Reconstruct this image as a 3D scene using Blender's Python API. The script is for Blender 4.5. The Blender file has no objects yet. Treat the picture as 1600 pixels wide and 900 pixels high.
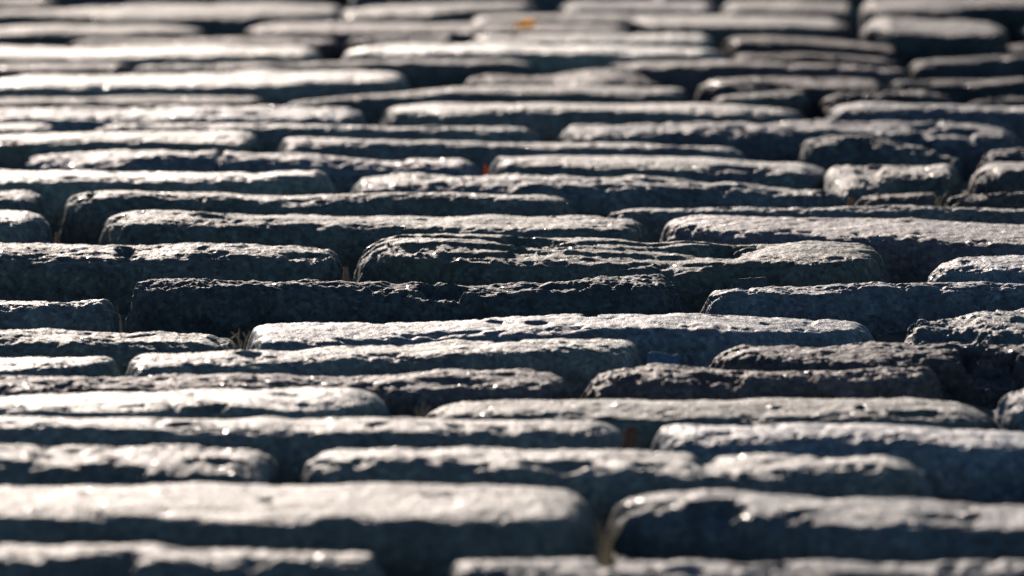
import bpy, math, random
import numpy as np

S = bpy.context.scene
# ------------------------------------------------------------------ camera
H = 0.52                      # lens height above the road (m)
F = 10000.0                   # focal length in pixels of the 1600-wide picture
PITCH = math.atan(1568.0 / F)
cam_d = bpy.data.cameras.new("camera")
cam = bpy.data.objects.new("camera", cam_d)
S.collection.objects.link(cam)
cam.location = (0, 0, H)
cam.rotation_euler = (math.pi / 2 - PITCH, 0, 0)
cam_d.sensor_width = 36.0
cam_d.lens = F / 1600.0 * 36.0
cam_d.clip_start, cam_d.clip_end = 0.05, 2000
cam_d.dof.use_dof = True
cam_d.dof.focus_distance = 3.37
cam_d.dof.aperture_fstop = 10.0
cam_d.dof.aperture_blades = 8
S.camera = cam

# ------------------------------------------------------------------ light
SUN_EL, SUN_AZ = math.radians(17.0), math.radians(-12.0)   # azimuth from +Y, clockwise
W = bpy.data.worlds.new("World"); S.world = W; W.use_nodes = True
nt = W.node_tree
bg = nt.nodes["Background"]
sky = nt.nodes.new("ShaderNodeTexSky")
sky.sky_type = 'NISHITA'; sky.sun_disc = False
sky.sun_elevation, sky.sun_rotation = SUN_EL, SUN_AZ
nt.links.new(sky.outputs[0], bg.inputs[0])
bg.inputs[1].default_value = 0.060
sky.ozone_density = 2.5; sky.dust_density = 0.3; sky.air_density = 1.0
sd = bpy.data.lights.new("sun", 'SUN'); so = bpy.data.objects.new("sun", sd)
S.collection.objects.link(so)
sd.energy = 5.0; sd.angle = math.radians(0.5); sd.color = (1.0, 0.85, 0.74)
from mathutils import Vector
tosun = Vector((math.sin(SUN_AZ) * math.cos(SUN_EL), math.cos(SUN_AZ) * math.cos(SUN_EL), math.sin(SUN_EL)))
so.rotation_euler = tosun.to_track_quat('Z', 'Y').to_euler()
so.location = tosun * 20
S.view_settings.view_transform = 'Standard'; S.view_settings.look = 'None'
S.view_settings.exposure = 0.76; S.view_settings.gamma = 1.0
S.render.engine = 'CYCLES'
S.cycles.use_denoising = True
S.cycles.max_bounces = 4

# ------------------------------------------------------------------ helpers
rng = random.Random(7)
_r = np.random.RandomState(3)
_G = _r.normal(size=(256, 3)); _G /= np.linalg.norm(_G, axis=1)[:, None]
_P = _r.permutation(256); _P = np.concatenate([_P, _P, _P])


def perlin(p):
    i = np.floor(p).astype(np.int64); f = p - i; i &= 255
    w = f * f * f * (f * (f * 6 - 15) + 10)
    out = 0
    for a in (0, 1):
        wa = w[:, 0] if a else 1 - w[:, 0]
        for b in (0, 1):
            wb = w[:, 1] if b else 1 - w[:, 1]
            ab = _P[_P[(i[:, 0] + a) & 255] + ((i[:, 1] + b) & 255)]
            for c in (0, 1):
                g = _G[_P[ab + ((i[:, 2] + c) & 255)]]
                d = (f[:, 0] - a) * g[:, 0] + (f[:, 1] - b) * g[:, 1] + (f[:, 2] - c) * g[:, 2]
                out = out + wa * wb * (w[:, 2] if c else 1 - w[:, 2]) * d
    return out * 1.5


def fbm(p, octaves, gain=0.5, ridged=False):
    s, a, q = 0, 1.0, p.copy()
    for _ in range(octaves):
        n = perlin(q)
        s = s + a * ((1 - 2 * np.abs(n)) * 0.7 if ridged else n)
        a *= gain; q = q * 2.03 + 17.3
    return s


def sstep(a, b, x):
    t = np.clip((x - a) / (b - a), 0, 1)
    return t * t * (3 - 2 * t)


def ground_y(py, z=0.0):
    """distance Y along the road at which picture row py meets height z"""
    t = (np.asarray(py, float) - 450.0) / F
    sp, cp = math.sin(PITCH), math.cos(PITCH)
    return (H - z) * (cp - t * sp) / (sp + t * cp)


def depth_of(Y, z=0.0):
    return Y * math.cos(PITCH) + (H - z) * math.sin(PITCH)


def smooth(a, n):
    if n < 2:
        return a
    k = np.hanning(n + 2)[1:-1]; k /= k.sum()
    return np.convolve(np.pad(a, (n, n), mode='edge'), k, mode='same')[n:-n]


def mesh_obj(name, verts, faces, mat, parent=None, smooth_shade=True):
    me = bpy.data.meshes.new(name)
    verts = np.asarray(verts, np.float32); faces = np.asarray(faces, np.int32)
    me.vertices.add(len(verts)); me.vertices.foreach_set("co", verts.ravel())
    n = faces.shape[1]
    me.loops.add(faces.size); me.loops.foreach_set("vertex_index", faces.ravel())
    me.polygons.add(len(faces))
    me.polygons.foreach_set("loop_start", np.arange(0, faces.size, n, dtype=np.int32))
    me.polygons.foreach_set("loop_total", np.full(len(faces), n, np.int32))
    if smooth_shade:
        me.polygons.foreach_set("use_smooth", np.ones(len(faces), bool))
    me.update(calc_edges=True)
    me.materials.append(mat)
    o = bpy.data.objects.new(name, me)
    S.collection.objects.link(o)
    if parent is not None:
        o.parent = parent
    return o


# ------------------------------------------------------------------ materials
def new_mat(name):
    m = bpy.data.materials.new(name); m.use_nodes = True
    return m, m.node_tree.nodes, m.node_tree.links, m.node_tree.nodes["Principled BSDF"]


def ramp(N, stops):
    r = N.new("ShaderNodeValToRGB")
    while len(r.color_ramp.elements) < len(stops):
        r.color_ramp.elements.new(0.5)
    for e, (p, c) in zip(r.color_ramp.elements, stops):
        e.position = p; e.color = (*c, 1) if len(c) == 3 else c
    return r


def stone_material():
    m, N, L, b = new_mat("granite")
    geo = N.new("ShaderNodeNewGeometry"); oi = N.new("ShaderNodeObjectInfo")
    add = N.new("ShaderNodeVectorMath"); add.operation = 'ADD'
    sc = N.new("ShaderNodeVectorMath"); sc.operation = 'SCALE'; sc.inputs[0].default_value = (31, 17, 11)
    L.new(oi.outputs["Random"], sc.inputs["Scale"])
    L.new(geo.outputs["Position"], add.inputs[0]); L.new(sc.outputs[0], add.inputs[1])
    P = add.outputs[0]

    def noise(scale, detail, rough=0.6):
        n = N.new("ShaderNodeTexNoise"); n.inputs["Scale"].default_value = scale
        n.inputs["Detail"].default_value = detail; n.inputs["Roughness"].default_value = rough
        L.new(P, n.inputs["Vector"]); return n
    big, mid, fine = noise(28, 5), noise(190, 6, 0.7), noise(620, 3, 0.6)
    vor = N.new("ShaderNodeTexVoronoi"); vor.inputs["Scale"].default_value = 420
    L.new(P, vor.inputs["Vector"])
    # colour: object tint x blotches x mineral grains
    r1 = ramp(N, [(0.3, (0.62, 0.60, 0.62)), (0.7, (1.25, 1.22, 1.18))]); L.new(big.outputs[0], r1.inputs[0])
    r2 = ramp(N, [(0.33, (0.55, 0.53, 0.56)), (0.5, (1, 1, 1)), (0.68, (1.35, 1.32, 1.28))]); L.new(mid.outputs[0], r2.inputs[0])
    sepc = N.new("ShaderNodeSeparateColor"); L.new(vor.outputs["Color"], sepc.inputs[0])
    r3 = ramp(N, [(0.0, (0.55, 0.55, 0.60)), (0.25, (0.95, 0.92, 0.95)), (0.7, (1.05, 1.0, 0.98)), (1.0, (1.7, 1.6, 1.5))])
    L.new(sepc.outputs[0], r3.inputs[0])

    def mul(a, c):
        x = N.new("ShaderNodeMix"); x.data_type = 'RGBA'; x.blend_type = 'MULTIPLY'; x.inputs[0].default_value = 1
        L.new(a, x.inputs[6]); L.new(c, x.inputs[7]); return x.outputs[2]
    col = mul(mul(mul(oi.outputs["Color"], r1.outputs[0]), r2.outputs[0]), r3.outputs[0])
    L.new(col, b.inputs["Base Color"])
    # gloss: the object's alpha is its roughness, set from its lit brightness
    mr = N.new("ShaderNodeMapRange"); L.new(fine.outputs[0], mr.inputs[0])
    mr.inputs[1].default_value = 0.3; mr.inputs[2].default_value = 0.7
    mr.inputs[3].default_value = -0.10; mr.inputs[4].default_value = 0.12
    ad = N.new("ShaderNodeMath"); ad.operation = 'ADD'; ad.use_clamp = True
    L.new(mr.outputs[0], ad.inputs[0]); L.new(oi.outputs["Alpha"], ad.inputs[1])
    L.new(ad.outputs[0], b.inputs["Roughness"])
    sm = N.new("ShaderNodeMapRange"); L.new(oi.outputs["Alpha"], sm.inputs[0])      # glare dimmed per stone: less sheen where the lit top looks duller
    sm.inputs[1].default_value = 0.80; sm.inputs[2].default_value = 0.61
    sm.inputs[3].default_value = 0.08; sm.inputs[4].default_value = 0.52
    L.new(sm.outputs[0], b.inputs["Specular IOR Level"])
    # relief below the mesh's own
    b1 = N.new("ShaderNodeBump"); b1.inputs["Strength"].default_value = 0.7; b1.inputs["Distance"].default_value = 0.0016
    L.new(mid.outputs[0], b1.inputs["Height"])
    b2 = N.new("ShaderNodeBump"); b2.inputs["Strength"].default_value = 0.6; b2.inputs["Distance"].default_value = 0.0009
    L.new(fine.outputs[0], b2.inputs["Height"]); L.new(b1.outputs[0], b2.inputs["Normal"])
    # mica flakes: a few grains lie at their own angle and are glossy
    fl = N.new("ShaderNodeTexVoronoi"); fl.inputs["Scale"].default_value = 520; L.new(P, fl.inputs["Vector"])
    fs = N.new("ShaderNodeSeparateColor"); L.new(fl.outputs["Color"], fs.inputs[0])
    gt = N.new("ShaderNodeMath"); gt.operation = 'GREATER_THAN'; gt.inputs[1].default_value = 0.993
    L.new(fs.outputs[1], gt.inputs[0])
    sub = N.new("ShaderNodeVectorMath"); sub.operation = 'SUBTRACT'; sub.inputs[1].default_value = (.5, .5, .5)
    L.new(fl.outputs["Color"], sub.inputs[0])
    sca = N.new("ShaderNodeVectorMath"); sca.operation = 'MULTIPLY_ADD'; sca.inputs[1].default_value = (.45, .45, .1)
    L.new(sub.outputs[0], sca.inputs[0]); L.new(b2.outputs[0], sca.inputs[2])
    nm = N.new("ShaderNodeVectorMath"); nm.operation = 'NORMALIZE'; L.new(sca.outputs[0], nm.inputs[0])
    mx = N.new("ShaderNodeMix"); mx.data_type = 'VECTOR'
    L.new(gt.outputs[0], mx.inputs[0]); L.new(b2.outputs[0], mx.inputs[4]); L.new(nm.outputs[0], mx.inputs[5])
    L.new(mx.outputs[1], b.inputs["Normal"])
    rm = N.new("ShaderNodeMix"); rm.data_type = 'FLOAT'; rm.inputs[3].default_value = 0.36
    L.new(gt.outputs[0], rm.inputs[0]); L.new(ad.outputs[0], rm.inputs[2])
    L.new(rm.outputs[0], b.inputs["Roughness"])
    return m


def soil_material(name, c0, c1):
    m, N, L, b = new_mat(name)
    geo = N.new("ShaderNodeNewGeometry")
    n = N.new("ShaderNodeTexNoise"); n.inputs["Scale"].default_value = 60; n.inputs["Detail"].default_value = 8
    L.new(geo.outputs["Position"], n.inputs["Vector"])
    r = ramp(N, [(0.3, c0), (0.7, c1)]); L.new(n.outputs[0], r.inputs[0]); L.new(r.outputs[0], b.inputs["Base Color"])
    b.inputs["Roughness"].default_value = 0.993
    bp = N.new("ShaderNodeBump"); bp.inputs["Distance"].default_value = 0.003; L.new(n.outputs[0], bp.inputs["Height"])
    L.new(bp.outputs[0], b.inputs["Normal"])
    return m


M_STONE = stone_material()
M_BED = soil_material("joint_soil", (0.035, 0.032, 0.030), (0.075, 0.068, 0.060))
M_GROUND = soil_material("earth", (0.05, 0.045, 0.04), (0.10, 0.09, 0.08))

# ------------------------------------------------------------------ setting
gx = 400.0
ground = mesh_obj("ground", [(-gx, -gx, -.13), (gx, -gx, -.13), (gx, gx, -.13), (-gx, gx, -.13)], [(0, 1, 2, 3)], M_GROUND)
ground["kind"] = "structure"
nx, ny = 420, 800
xs = np.linspace(-1.6, 1.6, nx); ys = np.linspace(1.2, 7.2, ny)
X, Y = np.meshgrid(xs, ys)
pp = np.stack([X.ravel(), Y.ravel(), np.zeros(X.size)], 1)
Z = -0.027 + 0.007 * fbm(pp * 16, 3) + 0.003 * fbm(pp * 90, 2)
v = np.stack([X.ravel(), Y.ravel(), Z], 1)
idx = np.arange(nx * ny).reshape(ny, nx)
fc = np.stack([idx[:-1, :-1], idx[:-1, 1:], idx[1:, 1:], idx[1:, :-1]], -1).reshape(-1, 4)
road = mesh_obj("road", v, fc, M_BED)
road["kind"] = "structure"


# ------------------------------------------------------------------ one cobblestone
def stone_mesh(xl, xr, yb_f, yf_f, zt_f, r_front, rough, res, seed, crown=0.0015, ledge=0.0, chips=(), corner=0.012):
    """xl,xr: ends; yb_f/yf_f(x): back and front edge of the top in plan; zt_f(x): height of the top along its length.
    returns vertices and quads of a worn block: top sheet, rounded arrises, sides down to its foot."""
    nu, nv, nk = res
    L_ = xr - xl
    ce = min(0.03, 0.2 * L_)
    t = np.linspace(0, 1, nu)
    # columns closer together near the ends
    u = t + 0.35 * np.sin(2 * np.pi * t) / (2 * np.pi) * -1
    xcol = xl + L_ * u
    q = np.linspace(0, 1, nv)
    vv = q - 0.25 * np.sin(2 * np.pi * q) / (2 * np.pi)           # 0 back .. 1 front
    ybc, yfc, ztc = yb_f(xcol), yf_f(xcol) - r_front * 0.9, zt_f(xcol)
    Xg = np.repeat(xcol[:, None], nv, 1)
    wid = (ybc - yfc)[:, None]
    a_end = np.minimum(Xg - xl, xr - Xg)                           # distance to the nearer end
    b_edge = np.minimum(vv[None, :] * wid, (1 - vv[None, :]) * wid)
    b_edge = np.broadcast_to(b_edge, Xg.shape)
    Yg = ybc[:, None] - vv[None, :] * wid
    # rounded plan corners (square to disc)
    ca = np.clip(1 - a_end / corner, 0, 1); cb = np.clip(1 - b_edge / corner, 0, 1)
    na, nb = ca * np.sqrt(1 - cb ** 2 / 2), cb * np.sqrt(1 - ca ** 2 / 2)
    sx = np.where(Xg - xl < xr - Xg, 1, -1); sy = np.where(vv[None, :] < 0.5, -1, 1)
    Xg = Xg + sx * (ca - na) * corner
    Yg = Yg + sy * (cb - nb) * corner
    # distance to the outline after rounding, then the arris drop
    da, db = (1 - na) * corner, (1 - nb) * corner
    isf = sstep(0.35, 0.65, vv)[None, :]
    rad = 0.005 * (1 - isf) + r_front * isf
    dd = np.where((ca > 0) & (cb > 0), corner * (1 - np.minimum(1, np.hypot(na, nb))), np.minimum(a_end, b_edge))
    k = np.clip(1 - dd / rad, 0, 1)
    drop = rad * (1 - np.sqrt(np.clip(1 - k ** 2, 0, 1)))
    Zg = ztc[:, None] - drop - crown * (2 * vv[None, :] - 1) ** 2
    top = np.stack([Xg.ravel(), Yg.ravel(), Zg.ravel()], 1)
    ids = np.arange(nu * nv).reshape(nu, nv)
    quads = np.stack([ids[:-1, :-1], ids[:-1, 1:], ids[1:, 1:], ids[1:, :-1]], -1).reshape(-1, 4)
    ring = np.concatenate([ids[:-1, 0], ids[-1, :-1], ids[:0:-1, -1], ids[0, :0:-1]])
    # outward direction of every ring vertex, in plan
    R = top[ring]; tan = np.roll(R, -1, 0) - np.roll(R, 1, 0)
    out = np.stack([-tan[:, 1], tan[:, 0], 0 * tan[:, 0]], 1)
    out /= np.maximum(1e-9, np.linalg.norm(out, axis=1))[:, None]
    cen = R.mean(0)
    ww = ((R - cen) * out).sum(1)
    if ww.sum() < 0:
        out = -out
    verts = [top]; last = ring; n0 = len(top); nr = len(ring)
    allq = [quads]
    lev = np.linspace(0, 1, nk + 1)[1:] ** 1.5
    for i, s in enumerate(lev):
        P = R.copy(); P[:, 2] = R[:, 2] * (1 - s) + (-0.075) * s
        P -= out * 0.004 * s
        verts.append(P)
        cur = n0 + i * nr + np.arange(nr)
        nx_l, nx_c = np.roll(last, -1), np.roll(cur, -1)
        allq.append(np.stack([last, cur, nx_c, nx_l], -1))
        last = cur
    V = np.concatenate(verts); Q = np.concatenate(allq)
    # orient outwards (up for the top)
    p0, p1, p2 = V[Q[0, 0]], V[Q[0, 1]], V[Q[0, 2]]
    qm = quads[len(quads) // 2]
    nrm = np.cross(V[qm[1]] - V[qm[0]], V[qm[2]] - V[qm[0]])
    if nrm[2] < 0:
        Q[:len(quads)] = Q[:len(quads), ::-1]
    j = nr // 2 // 2
    f = Q[len(quads) + 5]; nrm = np.cross(V[f[1]] - V[f[0]], V[f[2]] - V[f[0]])
    if (nrm * out[5]).sum() < 0:
        Q[len(quads):] = Q[len(quads):, ::-1]
    # relief along the normals
    fn = np.cross(V[Q[:, 2]] - V[Q[:, 0]], V[Q[:, 3]] - V[Q[:, 1]])
    vn = np.zeros_like(V)
    for c in range(4):
        np.add.at(vn, Q[:, c], fn)
    vn /= np.maximum(1e-12, np.linalg.norm(vn, axis=1))[:, None]
    off = np.array([seed * 3.17 % 50, seed * 7.31 % 50, seed * 1.93 % 50])
    p = V + off
    h = 0.0013 * (0.6 + rough) * fbm(p * np.array([22, 30, 30]), 2)
    h += 0.0009 * rough * fbm(p * np.array([48, 75, 110]), 4, 0.55)
    h += 0.00036 * (0.5 + rough) * fbm(p * 190, 3, 0.7)
    if rough > 0.8:
        h -= 0.0013 * (rough - 0.5) * fbm(p * np.array([34, 60, 130]), 4, 0.55, True)
    pit = perlin(p * 85 + 9.1)
    h -= 0.0011 * (0.35 + 0.85 * rough) * sstep(0.40, 0.62, pit)
    # small spalls along the front arris
    xx0 = V[:, 0]
    fe = np.exp(-((V[:, 1] - yf_f(xx0) - 0.002) / 0.008) ** 2) * np.clip((V[:, 2] + 0.02) / 0.015, 0, 1)
    sp = fbm(p * np.array([70, 90, 150]), 4, 0.65)
    h -= (0.0007 + 0.0012 * rough) * fe * sstep(-0.05, 0.55, sp)
    V = V + vn * h[:, None]
    istop = np.clip((V[:, 2] + 0.02) / 0.015, 0, 1)
    if ledge > 0:                                                   # split along its bedding: steps down towards the front
        xx, yy = V[:, 0], V[:, 1]
        yb_v, yf_v = yb_f(xx), yf_f(xx)
        s = np.clip((yb_v - yy) / np.maximum(0.01, yb_v - yf_v), 0, 1.3)
        w = np.minimum(s, 0.72) * 4.0 + 1.2 * fbm(np.stack([xx * 6, yy * 14, 0 * xx], 1) + off, 5, 0.6)
        st = np.floor(w) + sstep(0.75, 1.0, w - np.floor(w))
        fade = 0.25 + 0.75 * (1 - sstep(0.62, 0.76, (xx - xl) / L_))
        V[:, 2] -= ledge * fade * istop * (np.clip(st, 0, 4) - 1.2) * 0.34
    for (cx, cy, rx, ry, dep) in chips:
        wob = 1 + 0.35 * fbm(p * 60, 2)
        wx, wy = 0.55 * fbm(p * np.array([40, 70, 70]) + 5, 4, 0.6), 0.55 * fbm(p * np.array([40, 70, 70]) + 31, 4, 0.6)
        e = ((V[:, 0] - cx) / rx + wx) ** 2 + ((V[:, 1] - cy) / ry + wy) ** 2
        V[:, 2] -= dep * wob * istop * sstep(1.0, 0.3, e)
    return V, Q


# ------------------------------------------------------------------ the stones seen in the photograph
# each: outline of the back edge, outline of the worn front edge (picture rows of 1600 x 900), lit brightness (put into colour and gloss), options
ST = []


def st(back, front, b, tint='g', rough=0.35, ledge=0.0, chips=(), r=None, label=None):
    ST.append(dict(back=back, front=front, b=b, tint=tint, rough=rough, ledge=ledge, chips=chips, r=r, label=label))

st([(-300,-2),(0,-6),(60,-6),(92,0)], [(0,8),(92,9)], .6)
st([(-200,16),(0,14),(100,11),(200,4),(400,1),(525,5),(545,16)], [(0,24),(140,24),(200,31),(400,31),(545,25)], .62)
st([(530,20),(545,12),(600,6),(680,1),(820,1),(842,7)], [(540,27),(680,25),(730,17),(840,14)], .8)
st([(872,9),(880,5),(900,0),(1100,-3),(1122,6)], [(880,15),(1000,17),(1120,18)], .6, 'b')
st([(1126,6),(1140,0),(1250,-3),(1322,0),(1335,10)], [(1130,18),(1335,20)], .5, 'b')
st([(1342,4),(1360,-6),(1500,-10),(1700,-10)], [(1345,21),(1470,22),(1500,13),(1700,12)], .62, 'b', .6, r=.006)
st([(733,30),(742,23),(760,20),(900,18),(1200,20),(1300,25),(1328,36)], [(740,31),(990,31),(1015,44),(1325,47)], .75)
st([(378,50),(388,42),(410,36),(450,32),(700,33),(965,36),(990,44)], [(385,52),(560,51),(900,50),(985,47)], .6, 'p')
st([(-250,38),(0,40),(60,35),(200,35),(290,37),(312,42),(327,52)], [(0,55),(200,54),(325,54)], .65)
st([(1344,50),(1352,40),(1366,29),(1384,23),(1450,27),(1540,31),(1566,40)], [(1365,50),(1480,56),(1565,56)], .75, 'b', .6, r=.006)
st([(1570,38),(1585,28),(1620,24),(1700,22)], [(1575,49),(1700,49)], .62, 'b', .6)
st([(100,72),(115,65),(140,60),(300,56),(515,57),(537,64)], [(110,69),(535,68)], .6, 'p')
st([(540,62),(555,56),(600,54),(700,55),(714,62)], [(545,64),(712,64)], .6, 'p')
st([(734,62),(742,56),(760,52),(1000,51),(1050,49),(1098,50),(1118,60)], [(740,64),(1060,65),(1116,67)], .85, 'w')
st([(1128,68),(1138,60),(1150,55),(1200,52),(1300,60),(1390,68),(1412,78)], [(1135,67),(1180,63),(1230,66),(1400,78)], .4, 'p')
st([(-150,66),(0,69),(100,72),(200,69),(350,67),(480,70),(500,77),(508,88)], [(0,93),(200,92),(400,90),(505,90)], .85, 'w')
st([(533,86),(545,76),(570,70),(650,66),(800,65),(1000,68),(1100,72),(1122,77),(1134,86)], [(540,84),(700,83),(900,84),(1132,86)], 1.12, 'w')
st([(1137,96),(1143,86),(1160,81),(1260,81),(1380,88),(1408,97)], [(1150,90),(1260,89),(1400,96)], .55, 'p')
st([(943,104),(960,98),(1000,93),(1130,91),(1250,96),(1350,99),(1405,105),(1422,114)], [(950,104),(1050,103),(1130,101),(1300,107),(1420,112)], .65, 'p')
st([(1413,104),(1420,96),(1430,91),(1500,88),(1700,84)], [(1415,102),(1500,97),(1600,92),(1700,91)], .5, 'b')
st([(1505,84),(1530,77),(1560,72),(1600,66),(1700,62)], [(1510,83),(1600,80),(1700,78)], .3, 'b', .8)
st([(-100,98),(0,97),(100,95),(190,95),(207,105)], [(0,110),(100,110),(205,108)], .55, 'p')
st([(211,108),(220,102),(240,99),(480,95),(560,91),(700,90),(800,91),(828,95),(838,104)], [(215,107),(400,105),(600,99),(780,99),(835,104)], .8)
st([(-60,126),(-20,120),(50,114),(200,114),(400,107),(600,107),(625,110),(640,124)], [(0,140),(50,138),(300,139),(500,134),(600,130),(638,130)], .88, 'w')
st([(726,128),(740,121),(765,116),(860,115),(920,106),(960,104),(1000,110),(1055,118),(1072,126)], [(730,130),(900,132),(1070,132)], .5, 'p', .7)
st([(445,158),(480,155),(600,143),(700,133),(760,129),(900,130),(1050,133),(1072,137),(1082,147)], [(490,157),(600,152),(700,145),(760,145),(900,149),(1000,152),(1080,149)], .8)
st([(1085,136),(1095,127),(1120,119),(1300,116),(1365,123),(1388,136)], [(1100,137),(1200,136),(1385,140)], .42, 'p', .9)
st([(1384,130),(1390,124),(1400,121),(1500,122),(1700,117)], [(1390,128),(1500,130),(1540,133),(1600,128),(1700,126)], .45, 'b', .6)
st([(-160,150),(0,150),(100,148),(400,147),(412,152),(420,160)], [(0,162),(200,162),(418,161)], .6, 'p')
st([(-140,168),(0,166),(80,163),(200,166),(280,160),(400,161),(545,162),(568,169),(577,186)], [(0,186),(100,190),(300,189),(500,189),(572,187)], .8, 'b', .9)
st([(-200,190),(0,189),(60,190),(85,194),(95,202)], [(0,204),(92,204)], .9, 'w')
st([(138,203),(155,196),(190,192),(330,190),(600,193),(700,193),(825,195),(845,204)], [(150,203),(300,201),(400,202),(600,202),(700,203),(840,204)], .8, 'g', .6)
st([(-100,206),(0,205),(150,203),(250,200),(380,201),(398,206),(408,222)], [(0,226),(80,227),(150,223),(250,220),(350,226),(402,228)], .87, 'w')
st([(593,184),(600,170),(615,162),(680,158),(900,158),(1150,160),(1220,167),(1245,174),(1260,184)], [(600,178),(640,176),(700,183),(800,175),(900,174),(1060,176),(1200,179),(1258,184)], .8)
st([(1108,158),(1115,151),(1128,146),(1180,142),(1255,139),(1268,146)], [(1112,156),(1180,152),(1262,148)], .75)
st([(1276,166),(1284,152),(1297,145),(1330,141),(1440,140),(1480,149),(1494,158)], [(1280,162),(1320,147),(1400,146),(1490,156)], .38, 'b', 1.0)
st([(1497,160),(1520,153),(1600,147),(1700,144)], [(1500,160),(1600,153),(1700,151)], .36, 'b', 1.0)
st([(1288,186),(1298,172),(1312,163),(1350,157),(1450,159),(1700,168)], [(1295,181),(1320,172),(1370,171),(1450,169),(1600,176),(1700,178)], .6, 'b')
st([(872,218),(878,203),(888,193),(940,189),(1080,190),(1130,187),(1240,184),(1350,187),(1500,190),(1565,195),(1590,207),(1598,219)], [(878,216),(920,218),(1000,211),(1080,211),(1130,206),(1250,205),(1350,208),(1450,213),(1590,217)], .55, 'b', 1.0, chips=((1470,206,60,14,3),(1120,206,60,10,2.5)))
st([(434,236),(438,221),(448,213),(480,211),(620,217),(800,219),(1000,221),(1130,226),(1150,231),(1164,241)], [(440,231),(480,225),(620,224),(700,226),(900,230),(1000,231),(1060,230),(1162,240)], .75, 'g', .4)
st([(1248,238),(1254,223),(1264,214),(1310,208),(1360,209),(1420,220),(1475,237),(1496,248)], [(1255,232),(1290,222),(1345,214),(1400,223),(1480,242)], .5, 'b', 1.2, chips=((1330,228,60,14,6),(1450,238,30,10,4)))
st([(22,262),(30,246),(48,238),(100,235),(220,231),(340,234),(480,238),(560,247),(620,250),(660,243),(725,244),(745,252),(758,266)], [(30,256),(100,257),(170,253),(270,247),(400,248),(500,253),(570,258),(650,260),(740,258)], .75, 'b', .9, chips=((346,240,5,14,4),(150,249,110,6,2)))
st([(-200,262),(0,261),(130,263),(280,264),(400,266),(450,262),(500,262),(518,270),(528,298)], [(0,289),(70,287),(170,283),(300,283),(400,281),(450,276),(518,271)], 1.0, 'w', .5)
st([(765,266),(769,250),(778,241),(850,238),(1000,239),(1150,244),(1250,250),(1285,262),(1312,292)], [(770,256),(850,258),(980,262),(1050,266),(1170,265),(1230,270),(1300,277)], .65, 'g', .35, chips=((1150,262,60,4,2.5),))
st([(542,300),(548,282),(562,271),(640,268),(800,268),(1000,272),(1100,282),(1200,286),(1270,288),(1300,296),(1322,314)], [(550,297),(640,292),(760,290),(850,292),(1000,289),(1060,293),(1100,297),(1200,300),(1310,307)], .62, 'b', 1.1)
st([(1285,262),(1300,254),(1330,253),(1440,254),(1475,252),(1490,260),(1498,284)], [(1300,298),(1360,292),(1400,280),(1460,280),(1492,276)], .55, 'g', .8, chips=((1430,284,38,7,7),(1355,268,26,18,2.5)))
st([(1524,252),(1532,240),(1547,232),(1600,227),(1700,225)], [(1530,246),(1560,239),(1600,235),(1700,233)], .42, 'b', .6)
st([(1506,296),(1514,274),(1528,260),(1552,250),(1600,247),(1700,246)], [(1514,276),(1540,269),(1600,266),(1700,264)], .52, 'g', .5)
st([(-220,292),(0,292),(40,294),(65,299),(80,324)], [(0,313),(40,315),(74,315)], .75, 'g', .9)
st([(93,360),(98,325),(107,304),(130,297),(180,292),(300,296),(360,297),(450,302),(500,300),(620,298),(760,297),(850,300),(885,306),(905,330)], [(100,325),(115,313),(200,308),(280,308),(400,312),(440,321),(470,318),(530,311),(600,307),(700,307),(760,311),(800,317),(895,318)], .64, 'g', .5, chips=((145,303,8,6,4),(470,312,50,6,2.5)))
st([(-180,322),(0,323),(45,325),(68,333),(82,348),(92,376)], [(0,352),(30,352),(60,346),(82,348)], .8, 'g', .5)
st([(152,376),(158,345),(168,333),(188,326),(220,322),(300,327),(420,331),(600,335),(670,337),(740,333),(900,333),(985,337),(1005,346),(1018,376)], [(165,351),(200,349),(280,350),(400,349),(550,352),(700,356),(850,358),(960,360),(1005,358)], .6, 'g', .6, chips=((340,340,36,5,3),(190,344,16,10,2)))
st([(1330,312),(1345,304),(1370,299),(1455,300),(1468,310)], [(1335,309),(1466,309)], .4, 'r', .8)
st([(1471,312),(1480,305),(1500,301),(1600,298),(1700,297)], [(1475,309),(1600,307),(1700,306)], .4, 'r', .8)
st([(945,333),(958,328),(980,324),(1030,322),(1100,324),(1230,320),(1400,319),(1700,325)], [(950,332),(1000,331),(1050,330),(1230,326),(1600,328),(1700,331)], .75, 'g', .5)
st([(1030,372),(1036,350),(1048,339),(1078,332),(1150,331),(1250,336),(1400,338),(1600,344),(1750,348)], [(1036,362),(1060,354),(1100,358),(1150,364),(1250,366),(1350,370),(1450,374),(1540,377),(1600,382),(1750,384)], .62, 'p', .65, label="broad pinkish cobblestone with a grainy top")
st([(-180,374),(0,375),(170,377),(220,378),(300,373),(400,376),(480,380),(518,385),(534,398),(546,440)], [(0,399),(50,397),(150,400),(220,402),(300,399),(400,399),(500,402),(534,401)], .66, 'g', .9, chips=((205,388,20,9,5),(487,391,36,5,3),(322,392,14,5,2)))
st([(549,440),(556,408),(566,394),(590,377),(620,368),(700,366),(800,370),(850,373),(950,375),(1030,379),(1060,377),(1140,380),(1210,378),(1300,376),(1350,381),(1370,392),(1384,425)], [(560,402),(600,390),(700,391),(760,396),(850,401),(950,405),(1050,408),(1150,404),(1250,408),(1330,402),(1375,401)], .58, 'y', 0.65, .0050, chips=((830,382,50,9,5),(1120,388,70,6,5)), label="cobblestone split into thin ledges along its top")
st([(1443,440),(1455,420),(1468,409),(1492,401),(1540,396),(1600,395),(1760,396)], [(1455,428),(1480,417),(1510,417),(1550,420),(1600,418),(1760,418)], .72, 'b', .6)
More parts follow.
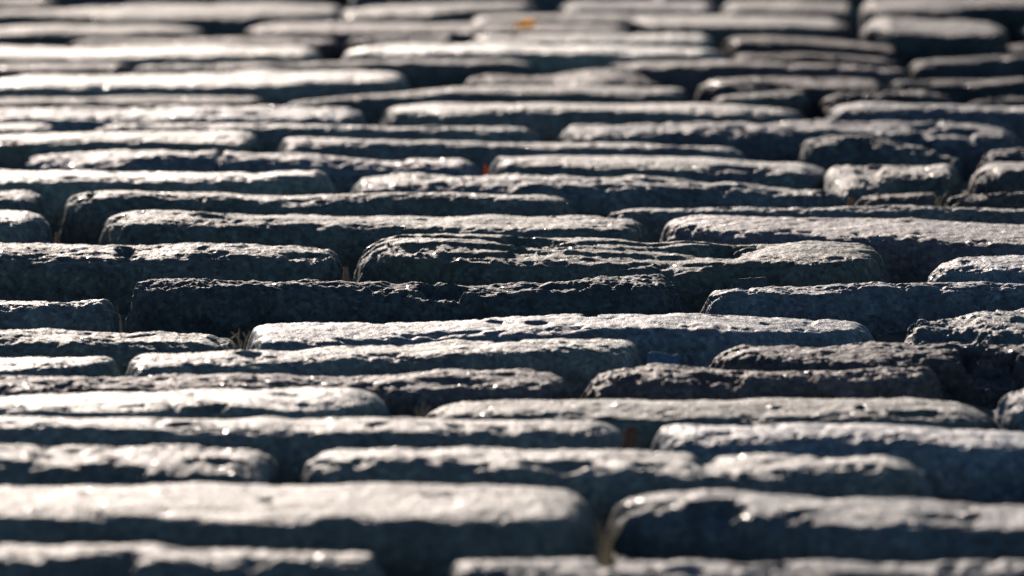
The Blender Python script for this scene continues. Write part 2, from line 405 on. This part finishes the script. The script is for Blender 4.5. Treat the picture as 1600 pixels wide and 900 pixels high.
st([(198,506),(201,470),(207,445),(222,436),(300,432),(400,430),(500,431),(540,437),(620,440),(660,435),(690,436),(730,440),(780,437),(850,432),(930,428),(1000,425),(1040,427),(1062,441),(1080,485)], [(207,460),(225,444),(300,446),(360,448),(450,446),(530,448),(600,452),(640,456),(700,456),(750,455),(800,457),(870,455),(940,446),(1040,446),(1072,450)], .42, 'b', 1.5, chips=((690,447,55,12,8),(845,447,60,8,5),(620,455,30,6,5)), label="dark rough cobblestone with a chipped hollow in its top")
st([(-260,466),(0,466),(100,467),(168,463),(180,470),(190,510)], [(0,478),(60,477),(110,473),(184,473)], .8, 'g', .6)
st([(1090,485),(1096,464),(1108,452),(1150,446),(1250,444),(1340,440),(1500,438),(1750,438)], [(1097,470),(1115,460),(1150,454),(1230,456),(1280,456),(1330,448),(1450,446),(1500,450),(1530,446),(1750,446)], .7, 'b', .8)
st([(-330,514),(0,512),(60,510),(120,507),(200,512),(250,510),(320,516),(365,527),(386,542)], [(0,535),(80,534),(150,536),(250,538),(384,541)], .7, 'g', .9)
st([(385,545),(391,518),(400,506),(420,500),(500,501),(640,501),(760,494),(850,488),(1000,488),(1170,489),(1260,496),(1335,498),(1358,507),(1374,535)], [(395,533),(440,536),(520,535),(620,526),(750,520),(880,515),(960,514),(1060,514),(1150,519),(1200,516),(1300,513),(1362,516)], .86, 'b', .5, chips=((920,495,16,4,3),(840,508,20,4,3),(775,505,16,3,2.5),(1120,493,14,3,2)))
st([(1402,535),(1409,508),(1418,496),(1430,492),(1455,495),(1490,492),(1530,481),(1600,477),(1750,478)], [(1410,524),(1440,518),(1500,522),(1560,516),(1600,522),(1750,524)], .6, 'b', 1.3, chips=((1480,515,70,10,6),(1425,500,12,6,4)))
st([(-420,553),(0,553),(50,552),(150,555),(178,558),(190,576)], [(0,577),(50,576),(90,576),(140,570),(187,564)], 1.0, 'w', .5)
st([(202,584),(207,564),(216,553),(240,547),(330,543),(450,542),(550,536),(640,532),(720,526),(850,522),(945,521),(985,526),(1002,538),(1012,570)], [(207,577),(280,573),(340,569),(420,567),(520,561),(640,556),(760,552),(850,546),(880,545),(960,547),(1003,551)], .87, 'w', .6, chips=((790,530,30,4,3),(400,555,26,4,2.5)))
st([(1106,574),(1120,556),(1134,544),(1162,533),(1250,532),(1350,531),(1600,533),(1800,534)], [(1115,568),(1160,560),(1250,562),(1350,563),(1450,557),(1530,560),(1600,557),(1800,560)], .42, 'p', 1.1, chips=((1540,552,70,20,13),), label="dull purplish cobblestone with a deep scooped break")
st([(-150,588),(0,587),(60,582),(150,580),(300,577),(400,577),(500,580),(560,583),(620,576),(700,570),(800,567),(855,570),(880,580),(899,612)], [(0,609),(100,608),(300,604),(450,601),(580,605),(650,609),(700,605),(750,602),(830,603),(890,605)], .56, 'p', 1.1)
st([(908,612),(916,588),(930,576),(960,568),(1020,564),(1100,565),(1200,570),(1250,572),(1350,566),(1435,568),(1460,577),(1474,614)], [(915,597),(960,589),(1050,592),(1120,590),(1200,586),(1280,588),(1330,584),(1400,581),(1464,582)], .52, 'r', 1.2, chips=((1265,582,7,16,4),(1110,585,50,8,4)))
st([(1553,640),(1560,625),(1575,612),(1600,604),(1760,600)], [(1560,634),(1600,627),(1760,626)], .85, 'b', .6)
st([(-240,614),(0,612),(100,610),(250,602),(380,600),(500,600),(555,603),(585,613),(604,628),(616,650)], [(0,643),(100,643),(250,641),(330,635),(400,640),(500,640),(530,634),(605,632)], 1.0, 'w', .5, chips=((340,634,25,5,4),(450,614,24,4,2)), label="pale brightly polished cobblestone")
st([(658,646),(672,636),(692,628),(722,622),(800,619),(1000,620),(1200,619),(1400,618),(1495,620),(1530,635),(1570,668)], [(670,645),(900,648),(1000,651),(1100,652),(1200,652),(1300,650),(1400,651),(1480,655),(1567,662)], .63, 'y', .5, chips=((1340,640,8,4,3),(1420,645,50,4,2.5)))
st([(-120,646),(0,645),(150,645),(300,648),(500,650),(700,648),(860,648),(925,652),(958,664),(988,690)], [(0,667),(100,668),(200,670),(280,672),(400,672),(480,675),(560,675),(700,673),(860,672),(968,675)], .85, 'w', .5, chips=((285,662,20,4,4),(710,664,14,3,3),(590,662,20,4,3),(470,675,40,5,4)))
st([(1020,695),(1024,678),(1032,664),(1060,660),(1150,658),(1250,657),(1400,660),(1500,665),(1600,670),(1800,674)], [(1027,688),(1100,689),(1180,690),(1250,683),(1300,681),(1340,684),(1400,684),(1450,690),(1510,700),(1600,696),(1800,696)], .93, 'b', .6, chips=((1045,678,18,2.5,4),))
st([(-350,695),(0,694),(100,691),(200,687),(300,690),(385,692),(412,700),(432,722),(444,745)], [(0,728),(60,727),(110,731),(200,727),(250,736),(400,740),(436,740)], .76, 'g', 1.2, chips=((190,730,60,5,4),(330,722,60,6,3)))
st([(464,738),(472,720),(486,709),(520,698),(600,691),(720,697),(850,698),(950,698),(1075,700),(1105,707),(1160,703),(1260,706),(1375,705),(1420,716),(1454,748)], [(470,728),(520,722),(600,719),(720,720),(790,728),(830,725),(900,726),(960,734),(1010,729),(1100,739),(1200,740),(1260,735),(1340,733),(1446,736)], .85, 'w', .9, chips=((1100,712,22,10,4),(880,722,50,5,4)))
st([(-80,752),(0,751),(300,750),(600,750),(730,750),(845,752),(895,760),(915,775),(934,805)], [(0,808),(100,806),(250,804),(350,811),(400,816),(480,810),(550,808),(620,811),(750,813),(880,811),(922,802)], .74, 'w', .5, chips=((422,780,12,4,3),(700,772,60,5,1.5)))
st([(951,800),(960,786),(975,777),(1050,764),(1100,760),(1200,765),(1350,774),(1450,778),(1600,786),(1850,790)], [(960,792),(1010,793),(1060,788),(1130,790),(1170,800),(1260,810),(1350,822),(1450,820),(1600,830),(1850,834)], .60, 'b', .8, chips=((1110,792,60,14,7),(1480,806,60,8,3)))
st([(-250,846),(0,845),(100,843),(250,841),(300,847),(360,850),(500,850),(585,856),(608,884)], [(0,875),(80,874),(150,869),(180,865),(260,878),(350,882),(430,873),(530,871),(594,880)], .76, 'g', 1.0, chips=((190,872,50,10,6),(310,856,24,4,3)))
st([(696,896),(702,878),(714,868),(800,866),(900,868),(1000,873),(1100,875),(1300,872),(1600,873),(1700,874)], [(705,893),(900,895),(1000,898),(1300,893),(1600,892),(1700,892)], .76, 'g', .9, chips=((950,878,20,8,4),(1180,884,50,6,3)))

TINT = {'g': (1.0, .98, 1.0), 'w': (1.0, 1.0, .95), 'p': (1.18, .94, 1.07), 'b': (.90, .98, 1.18), 'r': (1.28, .93, .97), 'y': (1.0, 1.0, .93)}


class Curve:
    def __init__(self, x, y):
        self.x, self.y = x, y

    def __call__(self, q):
        return np.interp(q, self.x, self.y)


prepared = []
for i, s in enumerate(ST):
    bx = np.array([p[0] for p in s['back']], float); by = np.array([p[1] for p in s['back']], float)
    fx = np.array([p[0] for p in s['front']], float); fy = np.array([p[1] for p in s['front']], float)
    xl, xr = bx[0], bx[-1]
    cut_l, cut_r = xl < 0, xr > 1600
    if cut_l:      # the part beyond the picture's edge: carry on, then an end
        bx = np.concatenate([[xl, xl + 15, xl + 45], bx[1:]]); by = np.concatenate([[by[0] + 22, by[0] + 6, by[0]], by[1:]])
    if cut_r:
        bx = np.concatenate([bx[:-1], [xr - 45, xr - 15, xr]]); by = np.concatenate([by[:-1], [by[-1], by[-1] + 6, by[-1] + 22]])
    o = np.argsort(bx); bx, by = bx[o], by[o]
    n = 240
    px = np.linspace(xl, xr, n)
    yb = smooth(np.interp(px, bx, by), 7); yf = smooth(np.interp(px, fx, fy), 7)
    core = (px > xl + 0.12 * (xr - xl)) & (px < xr - 0.12 * (xr - xl))
    A = np.polyfit(px[core], yb[core], 1)
    line = np.polyval(A, px)
    s.update(px=px, yb=yb, yf=yf, line=line, A=A, cut=(cut_l, cut_r))
    prepared.append(s)

# heights: neighbours one behind the other share a joint of about 2 cm
pairs = []
for i, a in enumerate(prepared):
    for q in np.arange(20, 1600, 60.0):
        if not (a['px'][0] + 15 < q < a['px'][-1] - 15):
            continue
        fi = np.interp(q, a['px'], a['yf'])
        best, bj = 1e9, None
        for j, c in enumerate(prepared):
            if j == i or not (c['px'][0] + 15 < q < c['px'][-1] - 15):
                continue
            bj_y = np.interp(q, c['px'], c['line'])
            if np.interp(q, a['px'], a['line']) + 3 < bj_y < best:
                best, bj = bj_y, j
        if bj is not None and best - fi < 75:
            pairs.append((i, bj, float(ground_y(fi) - ground_y(best))))
nS = len(prepared)
rows, rhs = [], []
for i, j, e in pairs:
    r_ = np.zeros(nS); r_[i] = -6.4; r_[j] = 6.4
    rows.append(r_); rhs.append(0.030 - e)
for i in range(nS):
    r_ = np.zeros(nS); r_[i] = 6.4 * 1.3; rows.append(r_); rhs.append(0.0)
z0 = np.linalg.lstsq(np.array(rows), np.array(rhs), rcond=None)[0]
z0 = np.clip(z0, -0.012, 0.012)

NCOUNT = 0


def link_stone(V, Q, b, tint, seed, label=None):
    global NCOUNT
    c = V.mean(0); c[2] = 0
    o = mesh_obj("cobblestone", V - c, Q, M_STONE, road)
    o.location = c
    alb = 0.040 + 0.155 * max(0, b - 0.25) ** 1.15  # how brightly the top is lit goes into the albedo
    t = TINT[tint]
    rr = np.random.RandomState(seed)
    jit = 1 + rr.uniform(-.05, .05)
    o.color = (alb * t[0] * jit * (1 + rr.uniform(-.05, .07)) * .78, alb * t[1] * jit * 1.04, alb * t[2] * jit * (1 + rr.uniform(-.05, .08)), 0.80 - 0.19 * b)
    if label:
        o["label"] = label
    NCOUNT += 1
    return o


EDGE_L, EDGE_R = [], []
for i, s in enumerate(prepared):
    zi = z0[i]
    px, line = s['px'], s['line']
    Yline = ground_y(line, zi)
    dep = depth_of(Yline.mean(), zi)
    m = dep / F
    Xc = (px - 800) * m
    zrel = (line - s['yb']) * m                       # undulation of the silhouette is height
    zrel = np.clip(zrel, -0.018, 0.012)
    zf = smooth(zrel, 15) * 0.85
    k_ = 0.22 if line.mean() < 330 else 0.10          # the arris begins a little behind the shade line
    s['yf'] = s['yf'] - k_ * np.clip(s['yf'] - line, 0, 40)
    Yf = ground_y(s['yf'], zi + zf)
    wid = Yline - Yf
    core = slice(n // 8, -n // 8)
    med = float(np.median(wid[core])); med = max(med, 0.022)
    wid = smooth(np.clip(wid, max(0.014, 0.45 * med), 1.6 * med + 0.004), 5)
    Yf = Yline - wid
    zt = zi + zrel
    # room to the stone in front
    g = [e - 6.4 * (z0[a] - z0[b_]) for a, b_, e in pairs if a == i]
    gap = float(np.median(g)) if g else 0.03
    r_front = s['r'] or float(np.clip(gap * 0.44, 0.005, 0.015))
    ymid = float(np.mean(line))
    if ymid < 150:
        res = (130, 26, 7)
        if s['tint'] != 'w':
            s['b'] *= 0.68 if px.mean() < 1250 else 0.42  # far and upper-right stones toned down: dimmer light put into colour and gloss
    elif ymid < 290 or ymid > 690:
        res = (200, 40, 9)
    else:
        res = (280, 58, 12)
    ch = []
    for (cx, cy, rx, ry, dm) in s['chips']:
        zc = zi
        Yc = float(ground_y(cy, zc)); ym = abs(float(ground_y(cy + ry, zc)) - Yc)
        ch.append(((cx - 800) * m, Yc, rx * m, max(ym, 0.004), dm * 0.001))
    V, Q = stone_mesh(Xc[0], Xc[-1], Curve(Xc, Yline), Curve(Xc, Yf), Curve(Xc, zt), r_front, s['rough'], res,
                      i + 1, crown=0.0008 + 0.02 * 0.03, ledge=s['ledge'], chips=ch, corner=min(0.012, 0.4 * med))
    s['obj'] = link_stone(V, Q, s['b'], s['tint'], i + 1, s['label'])
    if s['cut'][0]:
        EDGE_L.append((Xc[0], float(Yline[0]), float(Yf[0]), zi))
    if s['cut'][1]:
        EDGE_R.append((Xc[-1], float(Yline[-1]), float(Yf[-1]), zi))

# ------------------------------------------------------------------ the same paving on past the picture's edges
def plain_stone(xl, xr, yb, yf, z, seed):
    rr = np.random.RandomState(seed)
    xs_ = np.linspace(xl, xr, 60)
    e = np.minimum(xs_ - xl, xr - xs_)
    zt = z + 0.002 * np.sin(xs_ * rr.uniform(15, 40) + rr.uniform(0, 6)) - 0.012 * np.clip(1 - e / 0.02, 0, 1) ** 2
    sl = rr.uniform(-.02, .02)
    yy = yb + sl * (xs_ - xl)
    V, Q = stone_mesh(xl, xr, Curve(xs_, yy), Curve(xs_, yy - (yb - yf)), Curve(xs_, zt), 0.010,
                      rr.choice([.4, .6, .9]), (60, 16, 4), seed, corner=0.012)
    link_stone(V, Q, rr.uniform(.35, .65), rr.choice(list('gwpby')), seed)


seed = 500
for edges, sg in ((EDGE_L, -1), (EDGE_R, 1)):
    y = float(ground_y(903)) + 0.01
    while y < float(ground_y(-14)) - 0.05:
        w = rng.uniform(.065, .085)
        x = 0.083 * (y + w) + 0.02
        for (ex, yb, yf, z) in edges:                      # start beyond the seen stones of these courses
            if yf - 0.02 < y + w and yb + 0.005 > y:
                x = max(x, abs(ex) + 0.014)
        while x < 0.80:
            L_ = rng.uniform(.18, .30)
            a, b_ = (x, x + L_) if sg > 0 else (-x - L_, -x)
            plain_stone(a, b_, y + w, y, rng.uniform(-.004, .004), seed); seed += 1
            x += L_ + 0.015
        y += w + 0.024


def band(y_start, step, count):
    global seed
    y = y_start
    for _ in range(count):
        w = rng.uniform(.07, .10)
        yb, yf = (y + w, y) if step > 0 else (y, y - w)
        x = -0.80 - rng.uniform(0, .2)
        while x < 0.80:
            L_ = rng.uniform(.2, .3)
            plain_stone(x, x + L_, yb, yf, rng.uniform(-.004, .004), seed); seed += 1
            x += L_ + 0.015
        y += step * (w + 0.024)


band(float(ground_y(-14)) + 0.03, 1, 8)
band(float(ground_y(903)) - 0.035, -1, 4)
print("stones", NCOUNT, "z0", z0.min(), z0.max())
gs = [e - 6.4 * (z0[a] - z0[b_]) for a, b_, e in pairs]
print("gaps", np.percentile(gs, [0, 5, 25, 50, 75, 95, 100]))

# ------------------------------------------------------------------ small things caught in the joints
def plain_mat(name, c, rough=0.6, trans=0.0):
    m, N, L, b = new_mat(name)
    geo = N.new("ShaderNodeNewGeometry")
    n = N.new("ShaderNodeTexNoise"); n.inputs["Scale"].default_value = 500; n.inputs["Detail"].default_value = 4
    L.new(geo.outputs["Position"], n.inputs["Vector"])
    r = ramp(N, [(0.3, tuple(x * .6 for x in c)), (0.7, tuple(min(1, x * 1.3) for x in c))])
    L.new(n.outputs[0], r.inputs[0]); L.new(r.outputs[0], b.inputs["Base Color"])
    b.inputs["Roughness"].default_value = rough
    if trans:                                             # thin dry leaf: light comes through
        tb = N.new("ShaderNodeBsdfTranslucent"); L.new(r.outputs[0], tb.inputs["Color"])
        ms = N.new("ShaderNodeMixShader"); ms.inputs[0].default_value = trans
        out = N["Material Output"]
        L.new(b.outputs[0], ms.inputs[1]); L.new(tb.outputs[0], ms.inputs[2]); L.new(ms.outputs[0], out.inputs[0])
    return m


def at(px, py, Y):
    """the point at distance Y along the road seen at picture position px, py"""
    t = (py - 450.0) / F
    z = H - Y * (math.sin(PITCH) + t * math.cos(PITCH)) / (math.cos(PITCH) - t * math.sin(PITCH))
    return Vector(((px - 800) / F * depth_of(Y, z), Y, z))


def tag(o, label, cat, group=None):
    o["label"] = label; o["category"] = cat
    if group:
        o["group"] = group


def leaf_mesh(name, A, B, width, side, mat, curl=0.25, parent=None, seed=0, pointed=True):
    """leaf blade from its foot A to its tip B; side: the direction of its breadth"""
    rr = np.random.RandomState(seed)
    d = B - A; L_ = d.length; d.normalize(); side = (side - side.dot(d) * d).normalized(); nrm = d.cross(side)
    nu, nv = 15, 9
    fr, bk = [], []
    for i in range(nu):
        t = i / (nu - 1)
        w = width * 0.5 * (math.sin(math.pi * min(1, t * (0.94 if pointed else 0.82) + 0.05)) ** 0.6) * (1 + rr.uniform(-.14, .14))
        for j in range(nv):
            s_ = (j / (nv - 1) - .5) * 2
            up = curl * width * (s_ * s_ * 0.8 + 0.7 * math.sin(t * 3.1)) + rr.uniform(-.02, .02) * width
            p = A + d * (t * L_) + side * (s_ * w) + nrm * up
            fr.append(p); bk.append(p - nrm * 0.00025)
    Vv = fr + bk; M = nu * nv
    Qs = []
    for i in range(nu - 1):
        for j in range(nv - 1):
            a = i * nv + j
            Qs.append((a, a + 1, a + nv + 1, a + nv)); Qs.append((M + a + nv, M + a + nv + 1, M + a + 1, M + a))
    ring = [i * nv for i in range(nu)] + [(nu - 1) * nv + j for j in range(1, nv)] + [i * nv + nv - 1 for i in range(nu - 2, -1, -1)] + [j for j in range(nv - 2, 0, -1)]
    for k in range(len(ring)):
        a, b_ = ring[k], ring[(k + 1) % len(ring)]
        Qs.append((a, M + a, M + b_, b_))
    o0 = Vector((0, 0, 0)) if parent is not None else A
    o = mesh_obj(name, [tuple(p - o0) for p in Vv], Qs, mat, parent)
    o.location = o0
    return o


def tube(name, pts, r0, r1, mat, parent=None, origin=None):
    n_ = 6; Vv, Qs = [], []
    for i, p in enumerate(pts):
        a = pts[max(0, i - 1)]; b_ = pts[min(len(pts) - 1, i + 1)]
        d = (b_ - a).normalized(); u_ = d.cross(Vector((.3, 1, .2))).normalized(); w_ = d.cross(u_)
        r = r0 + (r1 - r0) * i / (len(pts) - 1)
        for k in range(n_):
            an = 2 * math.pi * k / n_
            Vv.append(p + (u_ * math.cos(an) + w_ * math.sin(an)) * r)
    for i in range(len(pts) - 1):
        for k in range(n_):
            Qs.append((i * n_ + k, i * n_ + (k + 1) % n_, (i + 1) * n_ + (k + 1) % n_, (i + 1) * n_ + k))
    og = origin or Vector((0, 0, 0))
    return mesh_obj(name, [tuple(p - og) for p in Vv], Qs, mat, parent)


M_YEL = plain_mat("yellow_leaf", (0.80, 0.52, 0.14), 0.6, 0.5)
M_ORA = plain_mat("orange_leaf", (0.60, 0.12, 0.02), 0.6, 0.3)
M_BRN = plain_mat("brown_leaf", (0.10, 0.045, 0.03), 0.7, 0.12)
M_PNK = plain_mat("dry_leaf", (0.22, 0.12, 0.085), 0.7, 0.12)
M_STR = plain_mat("straw", (0.42, 0.33, 0.19), 0.7, 0.2)
M_BLU = plain_mat("blue_plastic", (0.05, 0.10, 0.16), 0.3)
M_CLR = plain_mat("grey_film", (0.05, 0.055, 0.055), 0.4)

XS = Vector((1, 0, 0))
bpy.context.view_layer.update()
_dg = bpy.context.evaluated_depsgraph_get()


def surface(px, py):
    d = (at(px, py, 4.0) - Vector((0, 0, H))).normalized()
    ok, loc, *_ = S.ray_cast(_dg, Vector((0, 0, H)), d)
    return loc if ok else at(px, py, float(ground_y(py)))


def lying_leaf(label, cat, x0, x1, py, rise, mat, seed, w=0.6, name="fallen_leaf", stem=False):
    a, b_ = surface(x0, py), surface(x1, py)
    a.z += 0.0004
    B = Vector((b_.x, a.y + 0.004, a.z + rise))
    L_ = (B - a).length
    o = leaf_mesh(name, a, B, L_ * w, Vector((0, .55, .8)), mat, 0.3, seed=seed)
    o.location.z += L_ * w * 0.25
    if stem:
        tube("stem", [Vector((0, 0, 0)), Vector((-.003, -.001, -.001)), Vector((-.006, -.001, -.0025))], .0004, .0003, mat, o)
    tag(o, label, cat)
    return o


def lodged_leaf(label, cat, px, top, row_front, wpx, mat, seed, lean=0.0, curl=0.25, behind=0.014, name="fallen_leaf", tilt=0.006):
    Y = float(ground_y(row_front)) + behind
    T = at(px + lean, top, Y + tilt); A = Vector((at(px, row_front, Y).x, Y, -0.028))
    o = leaf_mesh(name, A, T, wpx / F * depth_of(Y) * 1.25, XS + Vector((0, .5, 0)), mat, curl, seed=seed, pointed=False)
    tag(o, label, cat)
    return o


lying_leaf("small yellow leaf lying blurred on a far cobblestone", "leaf", 808, 838, 48, 0.002, M_YEL, 1, 0.55, stem=True)
lodged_leaf("tiny bright orange leaf tip standing in a joint", "leaf", 760, 257, 269, 7, M_ORA, 2)
lodged_leaf("curled dark brown leaf wedged between two pale cobblestone ends", "leaf", 990, 668, 699, 22, M_BRN, 3, 4, 0.7)
lodged_leaf("pinkish dry leaf edge behind the cobblestone split into ledges", "leaf", 735, 359, 367, 34, M_PNK, 4, 6, 0.2, 0.010)
lodged_leaf("reddish brown leaf crumb in the gap left of the ledged cobblestone", "leaf", 545, 416, 432, 10, M_PNK, 5, -3, 0.3)
lodged_leaf("orange brown leaf crumb in the joint near the left edge", "leaf", 89, 362, 376, 9, M_PNK, 6, 2, 0.3)
lodged_leaf("pale brown leaf scrap beside the small reddish cobblestone", "leaf", 1328, 308, 320, 15, M_PNK, 7, 5, 0.3)


def stalk(root, pts, Y0, dY, r):
    q = [at(px, py, Y0 + dY * k) for k, (px, py) in enumerate(pts)]
    f = []
    for k in range(len(q) - 1):
        for t in range(4):
            f.append(q[k].lerp(q[k + 1], t / 4))
    f.append(q[-1])
    return tube("stalk", f, r, r * 0.5, M_STR, root, root.location)


def tuft(label, row_front, px, lines, behind=0.016, r=0.00045, foot=-0.028, name="dry_grass_tuft"):
    Y = float(ground_y(row_front)) + behind
    e = bpy.data.objects.new(name, None); S.collection.objects.link(e)
    b_ = at(px, row_front, Y); e.location = (b_.x, Y, foot)
    e.empty_display_size = 0.01
    bpy.context.view_layer.update()
    for k, ln in enumerate(lines):
        rr = np.random.RandomState(row_front * 7 + k)
        o = stalk(e, ln, Y + rr.uniform(-.004, .004), rr.uniform(-.002, .002), r * rr.uniform(.6, 1.2))
    tag(e, label, "dry grass")
    return e


tuft("tuft of dry straw in the joint left of the long pale cobblestone", 545, 375,
     [[(372, 560), (378, 535), (362, 519)], [(378, 560), (384, 532), (391, 518)], [(370, 560), (366, 538), (345, 527)],
      [(380, 560), (372, 530), (374, 513)], [(374, 560), (360, 530), (372, 521)], [(383, 560), (389, 538), (380, 520)]])
tuft("blurred dry stalks standing in the wide joint at the bottom", 872, 945,
     [[(940, 905), (943, 850), (966, 792)], [(945, 905), (944, 860), (940, 820)], [(948, 905), (952, 850), (984, 800)],
      [(936, 905), (938, 860), (930, 815)], [(950, 905), (955, 840), (962, 800)]], 0.03, 0.0007)
tuft("few thin stalks beside the beige cobblestone's left end", 652, 660,
     [[(656, 668), (659, 645), (662, 628)], [(662, 668), (664, 648), (672, 634)], [(658, 668), (652, 648), (650, 638)]])
tuft("pale forked stalks between two small reddish cobblestones", 320, 1468,
     [[(1466, 335), (1466, 315), (1458, 300)], [(1468, 335), (1470, 312), (1480, 300)], [(1464, 335), (1462, 316), (1468, 306)]])
tuft("pale wisp of straw hanging at the end of the short bright cobblestone", 511, 190,
     [[(190, 530), (189, 500), (181, 478)], [(188, 530), (187, 492), (170, 484)]], 0.012, 0.0002)


def scrap(name, label, cat, x0, x1, top, row_front, mat, seed, depth=0.012):
    """a thin crumpled sheet caught aslant in a joint: its back edge stands up, its front edge is down in the soil"""
    Y = float(ground_y(row_front)) + 0.010
    A, B = at(x0, top, Y + depth), at(x1, top + 2, Y + depth)
    zf = -0.022
    foot = Vector((A.x, Y, zf)); nx_, m_ = 22, 12
    Vv, Qs = [], []
    for side in (0, 1):
        for i in range(nx_):
            for j in range(m_):
                t, q = i / (nx_ - 1), j / (m_ - 1)
                P = A.lerp(B, t)
                p = Vector((P.x + (q - 1) * 0.002 * (1 - 2 * t), Y + depth * q, zf + (P.z - zf) * q ** 0.75))
                nn = fbm(np.array([[p.x * 160 + seed, p.y * 160, q * 3]]), 2)[0]
                p += Vector((0, 0.0008 * nn - side * 0.0003, 0.0011 * nn * (0.4 + q)))
                Vv.append(tuple(p - foot))
    M = nx_ * m_
    for i in range(nx_ - 1):
        for j in range(m_ - 1):
            a = i * m_ + j
            Qs.append((a, a + m_, a + m_ + 1, a + 1)); Qs.append((M + a + 1, M + a + m_ + 1, M + a + m_, M + a))
        for j in (0, m_ - 1):
            a = i * m_ + j; Qs.append((a, a + m_, M + a + m_, M + a))
    for i in (0, nx_ - 1):
        for j in range(m_ - 1):
            a = i * m_ + j; Qs.append((a, M + a, M + a + 1, a + 1))
    o = mesh_obj(name, Vv, Qs, mat); o.location = foot
    tag(o, label, cat)


scrap("plastic_scrap", "flat blue plastic scrap stuck in the joint at mid right", "scrap", 1012, 1060, 552, 566, M_BLU, 3)
scrap("film_scrap", "dull grey film scrap against the ledged cobblestone's dark face", "scrap", 1153, 1197, 433, 442, M_CLR, 8)

# grit lying on the soil between the stones: one loose mass
phi = (1 + 5 ** .5) / 2
ico = np.array([(-1, phi, 0), (1, phi, 0), (-1, -phi, 0), (1, -phi, 0), (0, -1, phi), (0, 1, phi), (0, -1, -phi), (0, 1, -phi), (phi, 0, -1), (phi, 0, 1), (-phi, 0, -1), (-phi, 0, 1)]) / 1.9
icf = np.array([(0, 11, 5), (0, 5, 1), (0, 1, 7), (0, 7, 10), (0, 10, 11), (1, 5, 9), (5, 11, 4), (11, 10, 2), (10, 7, 6), (7, 1, 8), (3, 9, 4), (3, 4, 2), (3, 2, 6), (3, 6, 8), (3, 8, 9), (4, 9, 5), (2, 4, 11), (6, 2, 10), (8, 6, 7), (9, 8, 1)])
R_ = np.random.RandomState(21)
ng = 9000
gxy = np.stack([R_.uniform(-.5, .5, ng), R_.uniform(2.2, 5.0, ng)], 1)
gz = -0.027 + 0.007 * fbm(np.stack([gxy[:, 0], gxy[:, 1], np.zeros(ng)], 1) * 16, 3)
gs_ = R_.uniform(.0008, .0026, ng) ** 1.0
gv = ico[None] * (gs_[:, None, None]) * R_.uniform(.6, 1.3, (ng, 12, 1)) * R_.uniform(.6, 1.2, (ng, 1, 3))
gv += np.concatenate([gxy, gz[:, None] + gs_[:, None] * .4], 1)[:, None, :]
gf = icf[None] + (np.arange(ng) * 12)[:, None, None]
M_GRIT = soil_material("grit_stone", (0.06, 0.055, 0.05), (0.16, 0.14, 0.12))
grit = mesh_obj("joint_grit", gv.reshape(-1, 3), gf.reshape(-1, 3), M_GRIT, None, False)
grit["kind"] = "stuff"
